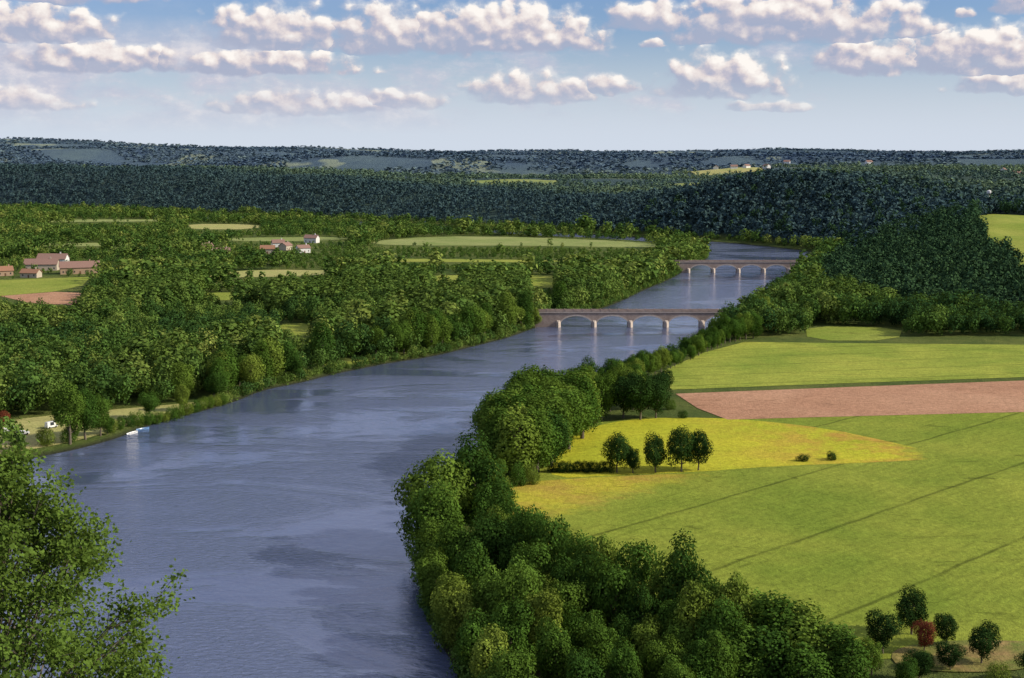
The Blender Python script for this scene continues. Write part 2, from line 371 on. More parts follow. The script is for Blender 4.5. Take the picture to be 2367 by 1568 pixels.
def add_tree(x,y,h,kind='broad',w=1.0,mat=None,label=None,z=None):
    mat=mat or M_leaf; i=random.randrange(len(protos[kind])); nm,lb,cat,grp=LBL[kind]
    e=bpy.data.objects.new(nm,None); e.empty_display_size=1; link(e)
    if z is None: z=float(height(np.array([x]),np.array([y]))[0][0])
    s=h/16.0; e.location=(x,y,max(z,.3)-.05); e.scale=(s*w,s*w,s); e.rotation_euler=(0,0,random.uniform(0,6.28))
    thing(e,label or lb,cat,grp)
    t=link(bpy.data.objects.new("trunk",protos[kind][i][2])); t.parent=e
    c=link(bpy.data.objects.new("crown",proto_mesh(kind,i,mat))); c.parent=e
T=[] # x,y,h,kind,w,mat,label
# big trees on the near river bend
for a in [(-18,334,26,'broad',1.05),(-9,345,25,'broad',1.0),(-17,320,22,'broad',1.0),(-4,330,19,'broad',.9),(-13,353,20,'broad',.9),(-1,312,19,'broad',.9),(-5,362,16,'broad',.9),
          (-19,306,16,'broad',1),(-11,299,18,'broad',.9),(-3,298,19,'broad',.9),(3,303,19,'broad',.9),(-16.5,290,15,'broad',1),(-13,276,15,'broad',.95),(-10,264,15,'broad',1.0),(-7,253,14,'broad',1.0),(-4,243,14,'broad',1.0),(-1,232,13,'broad',1),(3,222,12,'broad',1),(-8,284,17,'broad',.9),(-4,268,17,'broad',.9),(0,252,15,'broad',.9)]: T.append(a)
row=[(-1,306),(4,298),(9,291),(14,284),(19,278),(24,272),(29,267),(34,263),(38,258),(42,252)]
for (x,y) in row:
    T.append((x+random.uniform(-1,1),y,21+random.uniform(-2,2),'broad',.70)); T.append((x-4,y-7,17.5+random.uniform(-3.5,3),'broad',.78))
    if y<295: T.append((x-9,y-15,13.5+random.uniform(-2.5,2),'broad',.85))
for (x,y,h) in [(0,262,19),(5,255,17),(8,243,15),(12,236,14),(16,246,13),(20,236,13),(26,242,14),(31,247,14),(28,232,12),(36,238,13),(2,272,17),(14,258,14),(4,284,16),(12,225,11),(20,224,11),(35,226,10)]:
    T.append((x,y,h+random.uniform(-1.5,1.5),'broad',.85))
for (x,y,h) in [(45,254,18.5),(49,249,18),(53,246,16.5),(57,244,15.5),(60,240,13),(46,243,15),(52,238,13),(41,243,15)]: T.append((x,y,h,'poplar',1.5))
# garden trees
T+=[(81.7,277,9.5,'round',1.0,M_leafdark),(73,266,8.5,'round',.95,M_leafdark),(87,271,6.5,'round',1,M_leafdark),(90.5,260.5,8,'round',1,M_leafdark),(83.5,257,5.5,'round',1.2,M_leafdark),(76,252,6,'round',1.1,M_leafdark),(97,252,6,'round',1.1,M_leafdark),(68,255,7,'round',1,M_leaf),(72,247,6,'round',1,M_leaf),(90,250,4,'bush',.8,M_leaf),(79,259,3,'bush',.8,M_leaf),
    (81.5,267.5,6.5,'round',.9,M_leafred,"small rusty red-leaved tree among dark garden trees")]
# plantation block
blk=[(-9,414),(4,410),(13,432),(17,450),(28,485),(22,506),(6,502),(-4,458)]
for yy in np.arange(412,508,6.2):
    for xx in np.arange(-10,30,5.6):
        x=xx+random.uniform(-.8,.8); y=yy+random.uniform(-.8,.8)
        if inside(np.array([x]),np.array([y]),blk)[0]: T.append((x,y,21.5+random.uniform(-1.8,1.8),'poplar',1.35))
T+=[(2,405,7,'bush',.6),(6,407,6,'bush',.6),(-6,398,11,'broad',1),(-9,388,14,'broad',1),(-8,376,15,'broad',1),(-11,406,13,'broad',1)]
# dark trees beside the flower field
T+=[(47,507,17,'round',1.05,M_leafdark),(41,511,16.5,'round',.95,M_leafdark),(53,510,15,'round',.95,M_leafdark),(33,508,18,'broad',.9),(29,516,17,'broad',.9),(37,524,17,'broad',.9),(46,527,16,'broad',.9),(25,528,16,'broad',.9),(54,534,13,'round',.9,M_leafdark),(61,560,10,'round',1,M_leafdark),(31,545,16,'broad',.9),(42,545,15,'broad',.9),(50,556,13,'broad',.9),(40,566,14,'broad',.9),(52,577,12,'broad',.9),
    (63,510,3,'bush',.8),(60,528,4,'bush',.8)]
# trio in the field with hedge and bushes
T+=[(32.2,422,12,'round',.95,M_leafdark),(37,421,8.5,'round',.9,M_leafdark),(44,422,11.8,'round',.95,M_leafdark),(52,423,13.6,'round',.9,M_leafdark),(57.5,425,12.2,'round',.9,M_leafdark)]
for x in np.arange(13,31,2.4): T.append((x,423+random.uniform(-.6,.6),3.4,'bush',.85,M_leafdark))
T+=[(92.5,438,2.4,'bush',1.3,M_leafdark),(102,440,2.8,'bush',1.1,M_leafdark)]
# right bank hedge line
for i,(p0,p1) in enumerate(zip([(44,590),(66,628),(84,668),(104,712)],[(64,624),(84,666),(104,710),(124,735)])):
    for t in np.arange(0,1,.17):
        x=p0[0]+(p1[0]-p0[0])*t+5; y=p0[1]+(p1[1]-p0[1])*t
        T.append((x+random.uniform(-1,1),y,[10,8.5,9,14][i]+random.uniform(-2,2),'broad',.95))
        if i!=1: T.append((x-6,y+3,[9,7,8,12][i]+random.uniform(-1,1),'broad',.95))
# low bushes along the left bank
for t in np.linspace(0,1,16):
    x=-141+(27)*t; y=486+58*t+3*math.sin(t*9)
    T.append((x,y,4+random.uniform(-.5,.8),'bush',.8))
T+=[(-151,505,9,'broad',.7),(-163,455,7,'bush',.7),(-156,462,6,'bush',.8),(-150,468,6,'bush',.8),(-180,490,6.5,'round',1,M_leafred,"small reddish-leaved tree beside the camping meadow")]
# trees hiding the bridge landing
T+=[(8,779,15,'broad',.9),(2,772,15,'broad',.9),(13,785,11,'broad',.9),(-5,764,16,'broad',.9),(136,783,15,'broad',.9),(143,788,16,'broad',.9),(133,775,13,'broad',.9)]

# ------------------------------------------------------------------ woodland candidates
def jitter_grid(x0,x1,y0,y1,s):
    X,Y=np.meshgrid(np.arange(x0,x1,s),np.arange(y0,y1,s)); X=X.ravel()+rng.uniform(-.42,.42,X.size)*s; Y=Y.ravel()+rng.uniform(-.42,.42,Y.size)*s
    k=np.abs(X)<.40*Y+50; return X[k],Y[k]
Lc=np.array(Lbank[:24]); Rc=np.array(Rbank)
def cx(y): return .5*(np.interp(y,Lc[:,1],Lc[:,0])+np.interp(y,Rc[:,1],Rc[:,0]))
def occl_ok(X,Y,Hh):
    ok=np.ones(X.shape,bool)
    for t in (.0,.35,.62,.82,.95):
        f=100/(100-Hh*t)
        for c in CL:
            for dx in (-2.5,2.5): ok&=~inside((X+dx)*f,Y*f,c)
    return ok
cand=[]
for (y0,y1,s) in ((430,900,6.8),(900,1350,7.8),(1350,2400,9.8)):
    X,Y=jitter_grid(-1100,420,y0,y1,s); Z,DR,DV=height(X,Y)
    left=(X<cx(Y))|(Y>1345)
    k=(DR>2.0)&(DV<0)
    ok=k&left
    for c in CL+[C9,C10]: ok&=~inside(X,Y,c)
    nz=wav(X,Y,170,0)*.5+.5; nz2=wav(X,Y,60,5)*.5+.5
    Hh=3.5+11*nz+7*nz2
    Hh=np.where(Y<720,np.maximum(Hh,11+4*nz2),Hh)
    Hh=np.where(DR<35,9+9*nz2,Hh)
    tall=(DR<45)&(Y>860)&(Y<1240)&left; Hh=np.where(tall,12+8*nz2,Hh)
    pop=(Y>820)&(Y<1010)&(X>-240)&(DR>20)&(nz2>.35); Hh=np.where(pop,17+1.5*nz,Hh)
    orch=(Y>1140)&(Y<1400)&(X>-190)&(DR>45); Hh=np.where(orch,4.6+1.2*nz,Hh)
    vill=(Y>1060)&(Y<1240)&(X<-300); Hh=np.where(vill,4.5+3*nz,Hh)
    vill2=(Y>1240)&(Y<1520)&(X>-290)&(X<-170); Hh=np.where(vill2,4.5+3*nz,Hh)
    Hh=np.where(Y>1500,5+11*nz,Hh)
    Hh=Hh*np.where(pop,rng.uniform(.92,1.08,X.shape),rng.uniform(.5,1.28,X.shape))
    bp=(DR<60)&(Y<860)&(Y>560)&left&(rng.uniform(0,1,X.shape)<.22); Hh=np.where(bp,rng.uniform(17,22,X.shape),Hh)
    gap=(nz2+.25*nz<.38)&(DR>25)&~pop; ok&=~gap
    rare=rng.uniform(0,1,X.shape)<.06
    o2=occl_ok(X,Y,Hh)
    Hs=np.where(o2,Hh,np.where(rare,Hh*.6,Hh*.35)); ok&=(occl_ok(X,Y,Hs)|rare)
    right=k&~left&(Y>738)&(X>cx(Y))&~inside(X,Y,C8)
    Hr=np.where(DR<28,11+6*nz2,9+8*nz2)
    keep=ok|right; Hf=np.where(right,Hr*rng.uniform(.7,1.25,X.shape),Hs)
    for (bx0,bx1,by) in ((-14,26,793),(128,166,793),(118,164,1145),(238,276,1145)):
        keep&=~((X>bx0)&(X<bx1)&(np.abs(Y-by)<6))
    kd=np.where(pop|bp|(tall&(nz>.4)),1,np.where((nz>.55)&(rng.uniform(0,1,X.shape)<.4),1,0))
    hue=np.clip(.80*nz+.30*nz2+.6*rng.uniform(0,1,X.shape)**1.3-.38-.1*right,0,1)
    hue=np.where(pop,.35+.35*rng.uniform(0,1,X.shape),hue); hue=np.where(orch,hue*.5+.25,hue); hue=np.where(tall|bp,.35+.5*rng.uniform(0,1,X.shape),hue)
    cand.append(np.stack([X,Y,Z,Hf,kd,hue],1)[keep])
cand.append(np.array([(82,1603,1.5,27,1,.4),(87,1607,1.5,24,1,.5),(-172,1705,1.5,22,1,.5),(-165,1712,1.5,19,1,.6),(-60,1640,1.5,20,1,.8),(-52,1650,1.5,22,1,.7),(5,1640,1.5,19,1,.6),(130,1570,1.5,18,1,.7)]+[(x,1290+abs(x)*.1,1.5,14,0,.6) for x in range(-150,60,70)],float))
# shrubs fringing the banks
LB=smooth(Lbank,1)[:-6]; fr=[]
for a,b in list(zip(LB[:-1],LB[1:])):
    if a[1]>1480 or a[1]<545 or np.hypot(*(b-a))>250: continue
    nn=int(np.hypot(*(b-a))/2.8)+1; d=(b-a)/np.hypot(*(b-a)); nrm=np.array([-d[1],d[0]])
    for i in range(nn):
        p=a+(b-a)*(i+rng.uniform())/nn+nrm*rng.uniform(.3,3.5); fr.append((p[0],p[1],.6,rng.uniform(2.5,6),0,rng.uniform(.1,.8)))
RB=smooth(Rbank,1)
for a,b in list(zip(RB[:-1],RB[1:])):
    if a[1]<215 or np.hypot(*(b-a))>250: continue
    nn=int(np.hypot(*(b-a))/3.0)+1; d=(b-a)/np.hypot(*(b-a)); nrm=np.array([d[1],-d[0]])
    for i in range(nn):
        p=a+(b-a)*(i+rng.uniform())/nn+nrm*rng.uniform(-.3,3.5); fr.append((p[0],p[1],.6,rng.uniform(3,7),0,rng.uniform(.1,.6)))
fr=np.array(fr); _,frd,_=height(fr[:,0],fr[:,1]); fr=fr[frd>.4]
cand=np.concatenate(cand)
HOUSES=[(-385,1150,26,12,5.5,.1,0,"long cream farm barn with a brown tiled roof"),(-345,1120,30,13,5.5,.35,1,"large farm building with a dark brown roof"),
 (-398,1100,12,9,4.5,.5,1,"ochre farmhouse with an orange tiled roof"),(-372,1085,14,8,4,-.2,0,"small barn with a reddish tiled roof beside the meadow"),(-425,1120,12,9,4.5,.2,1,"ochre farmhouse with an orange tiled roof"),(-392,1200,24,12,6,.0,2,"white farm shed with a brown roof"),(-352,945,10,8,4,.3,1,"ochre farmhouse with an orange tiled roof"),
 (-236,1420,12,9,5,.3,2,"white house with a brown roof among trees"),(-212,1490,14,9,5.5,-.3,2,"white house with a brown roof among trees"),(-200,1345,12,8,5,.6,2,"white house with a brown roof among trees"),
 (-232,1335,13,9,5,.1,0,"cream village house with a tiled roof"),(-268,1300,14,9,5,.2,0,"cream village house with a tiled roof"),(-222,1380,12,8,5,1.2,0,"cream village house with a tiled roof"),
 (-330,1300,12,9,5,.2,0,"cream village house with a tiled roof"),(-300,1380,11,8,4.5,.7,0,"cream village house with a tiled roof")]
FARH=[(470,3000),(500,3020),(440,3060),(530,2950),(640,3300),(780,3100),(860,2480),(1100,3000),(1180,3100),(820,2300)]
for hx,hy,*_ in HOUSES:
    X,Y=cand[:,0],cand[:,1]; hh=cand[:,3]
    f=100/(100-hh*.9)
    bad=(np.hypot(X-hx,Y-hy)<17)|((np.abs(X*f-hx)<11)&(Y<hy)&(Y*f>hy+10)&(Y>hy-150)&(rng.uniform(0,1,len(X))<.75))
    cand=cand[~bad]
hand=len(T); need=max(0,290-hand)
inview=(np.abs(cand[:,0])<.362*cand[:,1]); app=np.where(inview,cand[:,3]/cand[:,1],0)
_,DRc,_=height(cand[:,0],cand[:,1])
order=np.argsort(-(app*np.where(DRc<14,2.6,1.0)*np.where((DRc<50)&(cand[:,1]<600),1.6,1))); ind=order[:need]; rest=np.ones(len(cand),bool); rest[ind]=False
for x,y,z,h,k,hu in cand[ind]: T.append((x,y,h,'poplar' if k else 'broad',1.25 if k else 1.0))
for a in T:
    add_tree(a[0],a[1],a[2],a[3],a[4],a[5] if len(a)>5 else None,a[6] if len(a)>6 else None)
print("individual trees",len(T))
cand=cand[rest]
def lods(n,leaf,kinds=('broad','poplar'),num=4,seed=0):
    L=[]
    for j,kd in enumerate(kinds):
        L.append([crown(kd,n,leaf,np.random.default_rng(seed+i+50*j))[:2] for i in range(num)])
    return L
def scatter(name,C,L,mat,wid=1.0,label=None):
    Qs=[];Ts=[];Hs=[]
    pi=rng.integers(0,len(L[0]),len(C))
    for kd in range(len(L)):
        for i in range(len(L[kd])):
            S=C[(C[:,4]==kd)&(pi==i)]
            if len(S)==0: continue
            Q,t=L[kd][i]; m=len(S); a=rng.uniform(0,6.28,m); s=S[:,3]/16; ww=s*wid*rng.uniform(.85,1.2,m)*(1.35 if kd==1 else 1)
            ca,sa=np.cos(a),np.sin(a)
            x=(Q[None,:,:,0]*ca[:,None,None]-Q[None,:,:,1]*sa[:,None,None])*ww[:,None,None]+S[:,0][:,None,None]
            y=(Q[None,:,:,0]*sa[:,None,None]+Q[None,:,:,1]*ca[:,None,None])*ww[:,None,None]+S[:,1][:,None,None]
            z=Q[None,:,:,2]*s[:,None,None]+S[:,2][:,None,None]
            Qs.append(np.stack([x,y,z],-1).reshape(-1,4,3)); Ts.append(np.tile(t,m)); Hs.append(np.repeat(S[:,5],len(Q)))
    V=np.concatenate(Qs); print(name,len(C),len(V))
    o=link(bpy.data.objects.new(name,quads_mesh(name,V,mat,{"tint":np.concatenate(Ts),"hue":np.concatenate(Hs)})))
    o["kind"]="stuff"; o["label"]=label; o["category"]="woodland"; return o
A=cand[cand[:,1]<950]; B=cand[cand[:,1]>=950]
scatter("valley_woodland",A,lods(460,.80,seed=1),M_leafstuff,1.05,"dense mixed green woodland on the river plain")
scatter("distant_valley_woodland",B,lods(120,1.4,seed=9),M_leafstuff,1.15,"mixed woodland and orchards across the far plain")
scatter("riverbank_shrubs",fr,[[crown('bush',300,1.4,np.random.default_rng(i))[:2] for i in range(3)]],M_leafstuff,.8,"low green shrubs fringing the river banks")
def hills(y0,y1,s,cond,hm):
    X,Y=jitter_grid(-2600,2600,y0,y1,s); Z,DR,DV=height(X,Y)
    k=(DV>0)&(DR>3)&cond(X,Y,DV)
    for c in (H1,H2,H3,H4,H5): k&=~inside(X,Y,c)
    nz=wav(X,Y,240,2)*.5+.5; nb=wav(X*.5,Y,700,5)*.5+.5; Hh=hm*rng.uniform(.6,1.3,X.shape)*(.8+.4*nz)
    hue=np.clip(.30*nz+.6*(nb-.2)+.4*rng.uniform(0,1,X.shape)-.08,0,1)  # broad hue swings stand in for cloud shade on the ridges
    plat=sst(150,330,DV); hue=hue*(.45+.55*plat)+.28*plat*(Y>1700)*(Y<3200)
    return np.stack([X,Y,Z,Hh,np.zeros_like(X),np.clip(hue,0,1)],1)[k]
HA=hills(760,1700,7.4,lambda X,Y,D:(X<.40*Y+20)&(D<330),13)
warm=rng.uniform(0,1,len(HA))<1-sst(1180,1480,HA[:,1])*.9  # further trees increasingly take the colours with painted haze
hazed_near=HA[~warm]; HA=HA[warm]
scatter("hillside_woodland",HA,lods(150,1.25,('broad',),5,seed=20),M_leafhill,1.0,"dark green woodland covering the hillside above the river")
HB=np.concatenate([hazed_near,hills(1500,3000,10,lambda X,Y,D:((Y>1700)|(D>=330))&(D<420),11)])
scatter("far_hillside_woodland",HB,lods(50,2.1,('broad',),5,seed=30),M_leafhaze,1.1,"haze-tinted blue-green wooded ridge behind the river plain")
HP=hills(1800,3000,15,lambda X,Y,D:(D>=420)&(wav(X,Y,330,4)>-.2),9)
scatter("plateau_woodland",HP,lods(26,2.9,('broad',),5,seed=36),M_leafhaze,1.3,"haze-tinted blue-green woods on the plateau beyond the ridge")
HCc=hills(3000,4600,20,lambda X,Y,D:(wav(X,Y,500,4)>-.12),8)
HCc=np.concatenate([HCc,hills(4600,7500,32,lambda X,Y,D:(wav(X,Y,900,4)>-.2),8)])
scatter("horizon_woodland",HCc,lods(14,4.6,('broad',),5,seed=40),M_leaffarhaze,2.2,"haze-tinted blue-green forested hills reaching the horizon")

# ------------------------------------------------------------------ near tree on the slope
def near_tree():
    r=np.random.default_rng(5); X0,Y0=-15.3,40.0; z0=float(height(np.array([X0]),np.array([Y0]))[0][0])
    e=link(bpy.data.objects.new("broadleaf_tree",None)); e.location=(X0,Y0,z0)
    thing(e,"tall airy green tree with fine leaves on the steep slope","tree")
    top=91.0-z0
    def env(z):
        zz=z+z0
        return np.interp(zz,[78,81,84.4,86.6,87.5,88.3,89.8,91.0],[3.0,4.4,5.0,4.6,4.1,2.6,1.7,.2])
    q=[];k=[np.array([0,0,-.4])]
    for z in np.linspace(.12,1,9): k.append(np.array([.25*math.sin(z*7)+1.2*max(0,z-.5),.2*math.cos(z*5),z*top]))
    for i in range(9): q.append(tube(k[i],k[i+1],.24*(1-i/9.5)+.01,.24*(1-(i+1)/9.5)+.01,8))
    ends=[]
    for i in range(185):
        z=r.uniform(.36,1.0)*top; kk=min(8,max(1,int(z/top*9)-1)); b=k[kk]; a=r.uniform(0,6.28); rad=env(z)*math.sqrt(r.uniform(.05,1))
        en=np.array([math.cos(a)*rad+1.3*max(0,z/top-.5),math.sin(a)*rad,z]); b=b*.4+k[max(1,kk-1)]*.6
        mid=b*.45+en*.55+np.array([0,0,-.25]); q.append(tube(b,mid,.05,.03,5)); q.append(tube(mid,en,.03,.01,5)); ends.append(en)
        for j in range(3):
            e2=en+r.normal(size=3)*np.array([.40,.40,.34]); q.append(tube(mid*.3+en*.7,e2,.015,.005,4)); ends.append(e2)
    ends=np.array(ends); tm=link(bpy.data.objects.new("trunk",quads_mesh("near_trunk",np.concatenate(q),M_bark))); tm.parent=e
    nl=70; c=np.repeat(ends,nl,0)+r.normal(size=(len(ends)*nl,3))*np.array([.25,.25,.20])
    nr=unit(r.normal(size=c.shape)*.8+np.array([.5,-.2,.8])); 
    Q=make_quads(c,nr,r.uniform(.06,.105,len(c)),r); tn=np.clip(np.repeat(r.uniform(0,1,len(ends)),nl)*.4+r.uniform(0,.6,len(c)),0,1)
    mt=foliage_mat("near_foliage",[(0,(.11,.175,.030)),(1,(.125,.19,.035))],False,.35,(.2,.26,.03))
    cr=link(bpy.data.objects.new("crown",quads_mesh("near_crown",Q,mt,{"tint":tn}))); cr.parent=e
near_tree()

# ------------------------------------------------------------------ bridges
m,nt,out=new_mat("bridge_masonry"); n=N(nt); P=n.pos(); s=n.sep(P)
br=nt.nodes.new("ShaderNodeTexBrick"); nt.links.new(n.comb(s[0],s[2],0.0),br.inputs["Vector"]); br.inputs["Scale"].default_value=1.0
br.inputs["Brick Width"].default_value=.9; br.inputs["Row Height"].default_value=.4; br.inputs["Mortar Size"].default_value=.02
br.inputs["Color1"].default_value=(.34,.25,.20,1); br.inputs["Color2"].default_value=(.42,.33,.27,1); br.inputs["Mortar"].default_value=(.36,.31,.27,1)
st=n.mr(n.noise(P,.35,5,.7),.35,.75); c=n.mix(st,br.outputs[0],(.24,.18,.15))
nt.links.new(n.bsdf(c,.9,None,.1),out.inputs[0]); M_brick=m
M_stone=simple_mat("pale_bridge_stone",(.52,.44,.37),(.40,.33,.28),.8,.85)
def box(x0,x1,y0,y1,z0,z1):
    v=[(x0,y0,z0),(x1,y0,z0),(x1,y1,z0),(x0,y1,z0),(x0,y0,z1),(x1,y0,z1),(x1,y1,z1),(x0,y1,z1)]
    return v,[(0,3,2,1),(4,5,6,7),(0,1,5,4),(1,2,6,5),(2,3,7,6),(3,0,4,7)]
def boxes(name,bs,mat):
    V=[];F=[]
    for b in bs:
        v,f=box(*b); o=len(V); V+=v; F+=[tuple(i+o for i in q) for q in f]
    return mesh_from(name,V,F,[mat])
def bridge(y,piers,xa,xb,label,zt=8.6):
    W=3.2; e=link(bpy.data.objects.new("arched_bridge",None)); e.location=(piers[0],y,0); thing(e,label,"bridge","arched bridges over the river")
    px=[p-piers[0] for p in piers]; xa-=piers[0]; xb-=piers[0]; hp=1.15; spr=1.3; rise=5.0
    prof=[(xa,-2),(px[0]-hp,-2)]; rings=[]
    for a,b in zip(px[:-1],px[1:]):
        l=a+hp; rr=b-hp; c=(l+rr)/2; h=(rr-l)/2
        prof.append((l,-2)); arc=[(c-h*math.cos(t),spr+rise*math.sin(t)) for t in np.linspace(0,math.pi,25)]
        prof+=arc; prof.append((rr,-2)); rings.append((c,h))
    prof.append((xb,-2)); V=[];F=[]
    pr=[p for i,p in enumerate(prof) if i!=1]
    for (x,z) in pr: V+=[(x,-W,z),(x,-W,zt),(x,W,z),(x,W,zt)]
    for i in range(len(pr)-1):
        a=4*i;b=4*i+4
        if abs(pr[i][0]-pr[i+1][0])>1e-6:
            F+=[(a,b,b+1,a+1),(a+2,a+3,b+3,b+2),(a+1,b+1,b+3,a+3)]
        F.append((a,a+2,b+2,b))
    F+=[(0,1,3,2)]; l=4*(len(pr)-1); F+=[(l,l+2,l+3,l+1)]
    o=link(bpy.data.objects.new("arcade_wall",mesh_from("arcade_wall",V,F,[M_brick]))); o.parent=e
    for c,h in rings:
        V=[];F=[]; ts=np.linspace(0,math.pi,25)
        for sy in (-1,1):
            o0=len(V)
            for t in ts:
                for k,(dr,yy) in enumerate(((-.03,W-.3),(-.03,W+.12),(.75,W+.12),(.75,W-.3))):
                    V.append((c-(h+dr)*math.cos(t),sy*yy,spr+(rise+dr)*math.sin(t)))
            for i in range(24):
                for k in range(4):
                    a=o0+4*i+k; b=o0+4*i+(k+1)%4; F.append((a,b,b+4,a+4))
        o=link(bpy.data.objects.new("arch_ring",mesh_from("arch_ring",V,F,[M_stone]))); o.parent=e; o.location=(0,0,0)
    for p in px:
        V=[];F=[]
        out=[(p-1.35,-W-.2),(p,-W-2.2),(p+1.35,-W-.2),(p+1.35,W+.2),(p,W+2.2),(p-1.35,W+.2)]
        for z,sc in ((-2.5,1.12),(2.6,1.0)): V+=[(p+(x-p)*sc,yy*sc,z) for x,yy in out]
        V+=[(p-.9,-W-.05,3.9),(p+.9,-W-.05,3.9),(p+.9,W+.05,3.9),(p-.9,W+.05,3.9)]
        for i in range(6): j=(i+1)%6; F.append((i,j,j+6,i+6))
        F+=[(6,7,12),(7,13,12),(7,8,13),(8,9,14,13),(9,10,14),(10,15,14),(10,11,15),(11,6,12,15)]
        o=link(bpy.data.objects.new("pier",mesh_from("pier",V,F,[M_stone]))); o.parent=e
    o=link(bpy.data.objects.new("cornice",boxes("cornice",[(xa,xb,-W-.35,-W-.002,zt-.45,zt+.05),(xa,xb,W+.002,W+.35,zt-.45,zt+.05)],M_stone))); o.parent=e
    pb=[]
    for sgn in (-1,1):
        y0,y1=sorted((sgn*(W-.1),sgn*(W+.28))); pb.append((xa,xb,y0,y1,zt+.052,zt+1.0))
        for x in np.arange(xa+1,xb,5.1): pb.append((x,x+.5,y0-.08,y1+.08,zt+.054,zt+1.25))
    o=link(bpy.data.objects.new("parapet",boxes("parapet",pb,M_brick))); o.parent=e
bridge(793,[26.2,46.5,67,87.3,107.7,128],-12,165,"brown stone railway bridge with five low arches over the river")
bridge(1145,[143.6,164,184.5,205,225.5,246],118,275,"pale brown stone bridge with low arches between wooded banks",8.9)

# ------------------------------------------------------------------ houses
Wm=[simple_mat("cream_plaster",(.50,.42,.32),(.40,.34,.26),.6),simple_mat("ochre_plaster",(.42,.28,.18),(.34,.24,.16),.6),simple_mat("white_plaster",(.72,.70,.66),(.6,.58,.55),.6)]
Rm=[simple_mat("brown_tiles",(.22,.13,.10),(.30,.18,.14),1.5),simple_mat("orange_tiles",(.36,.18,.10),(.26,.14,.09),1.5)]
M_win=simple_mat("window_glass",(.03,.035,.045),(.05,.055,.06),1,.2,.5); M_door=simple_mat("door_wood",(.12,.06,.03),(.16,.09,.05),2)
def house(x,y,L,D,h,rot,kind,label,small=False,cat="house"):
    z=float(height(np.array([x]),np.array([y]))[0][0])
    e=link(bpy.data.objects.new("house",None)); e.location=(x,y,z-.3); e.rotation_euler=(0,0,rot); thing(e,label,cat,"village and farm houses")
    def part(nm,me):
        o=link(bpy.data.objects.new(nm,me)); o.parent=e; return o
    a,b=L/2,D/2; rz=h+D*.33; V=[(-a,-b,0),(a,-b,0),(a,b,0),(-a,b,0),(-a,-b,h),(a,-b,h),(a,b,h),(-a,b,h),(-a,0,rz),(a,0,rz)]
    F=[(0,1,5,4),(1,2,6,9,5),(2,3,7,6),(3,0,4,8,7),(4,5,9,8),(6,7,8,9)]
    part("wall",mesh_from("wall",V,F,[Wm[kind%3]]))
    o=.6; sl=D*.33/b; V=[]
    for (dz) in (.05,.35):
        V+=[(-a-o,-b-o,h-o*sl+dz),(a+o,-b-o,h-o*sl+dz),(a+o,0,rz+dz),(-a-o,0,rz+dz),(-a-o,b+o,h-o*sl+dz),(a+o,b+o,h-o*sl+dz)]
    F=[(0,3,2,1),(3,4,5,2),(6,7,8,9),(9,8,11,10),(0,1,7,6),(4,10,11,5),(0,6,9,3),(3,9,10,4),(1,2,8,7),(2,5,11,8)]
    rf=part("roof",mesh_from("roof",V,F,[Rm[1 if kind==1 and L<20 else 0] if kind!=0 else Rm[random.randint(0,1)]]))
    if small: return
    ch=link(bpy.data.objects.new("chimney",boxes("chimney",[(a*.5,a*.5+.9,-.45,.45,rz-.6,rz+1.4),(a*.5-.08,a*.5+.98,-.53,.53,rz+1.402,rz+1.6)],Wm[kind%3]))); ch.parent=rf
    n_=max(2,int(L/4))
    for sgn in (-1,1):
        for i in range(n_):
            wx=-a+L*(i+.5)/n_
            yy=sorted((sgn*(b+.003),sgn*(b+.05)))
            if i==n_//2: part("door",boxes("door",[(wx-.6,wx+.6,yy[0],yy[1],.3,2.5)],M_door))
            else: part("window",boxes("window",[(wx-.5,wx+.5,yy[0],yy[1],1.5,2.9)],M_win))
for hs in HOUSES: house(*hs)
for i,(x,y) in enumerate(FARH): house(x,y,14,10,6,i*.7,2,"small white hillside house far across the valley",True)
def water_tower(x,y,sc=.62):
    z=float(height(np.array([x]),np.array([y]))[0][0]); e=link(bpy.data.objects.new("water_tower",None)); e.location=(x,y,z); e.scale=(sc,sc,sc); thing(e,"white concrete water tower among trees on the hill","tower")
    def lathe(nm,pr,mat):
        V=[];F=[];k=20
        for r_,zz in pr: V+=[(r_*math.cos(2*math.pi*i/k),r_*math.sin(2*math.pi*i/k),zz) for i in range(k)]
        for j in range(len(pr)-1):
            for i in range(k): F.append((j*k+i,j*k+(i+1)%k,(j+1)*k+(i+1)%k,(j+1)*k+i))
        F.append(tuple(range((len(pr)-1)*k,len(pr)*k))); o=link(bpy.data.objects.new(nm,mesh_from(nm,V,F,[mat]))); o.parent=e
    lathe("shaft",[(2.4,-1),(1.8,8),(1.7,22)],Wm[2]); lathe("tank",[(1.7,22.01),(3.6,24.5),(3.8,26),(3.6,28),(2,29),(.5,29.4)],Wm[2])
water_tower(506,1500)

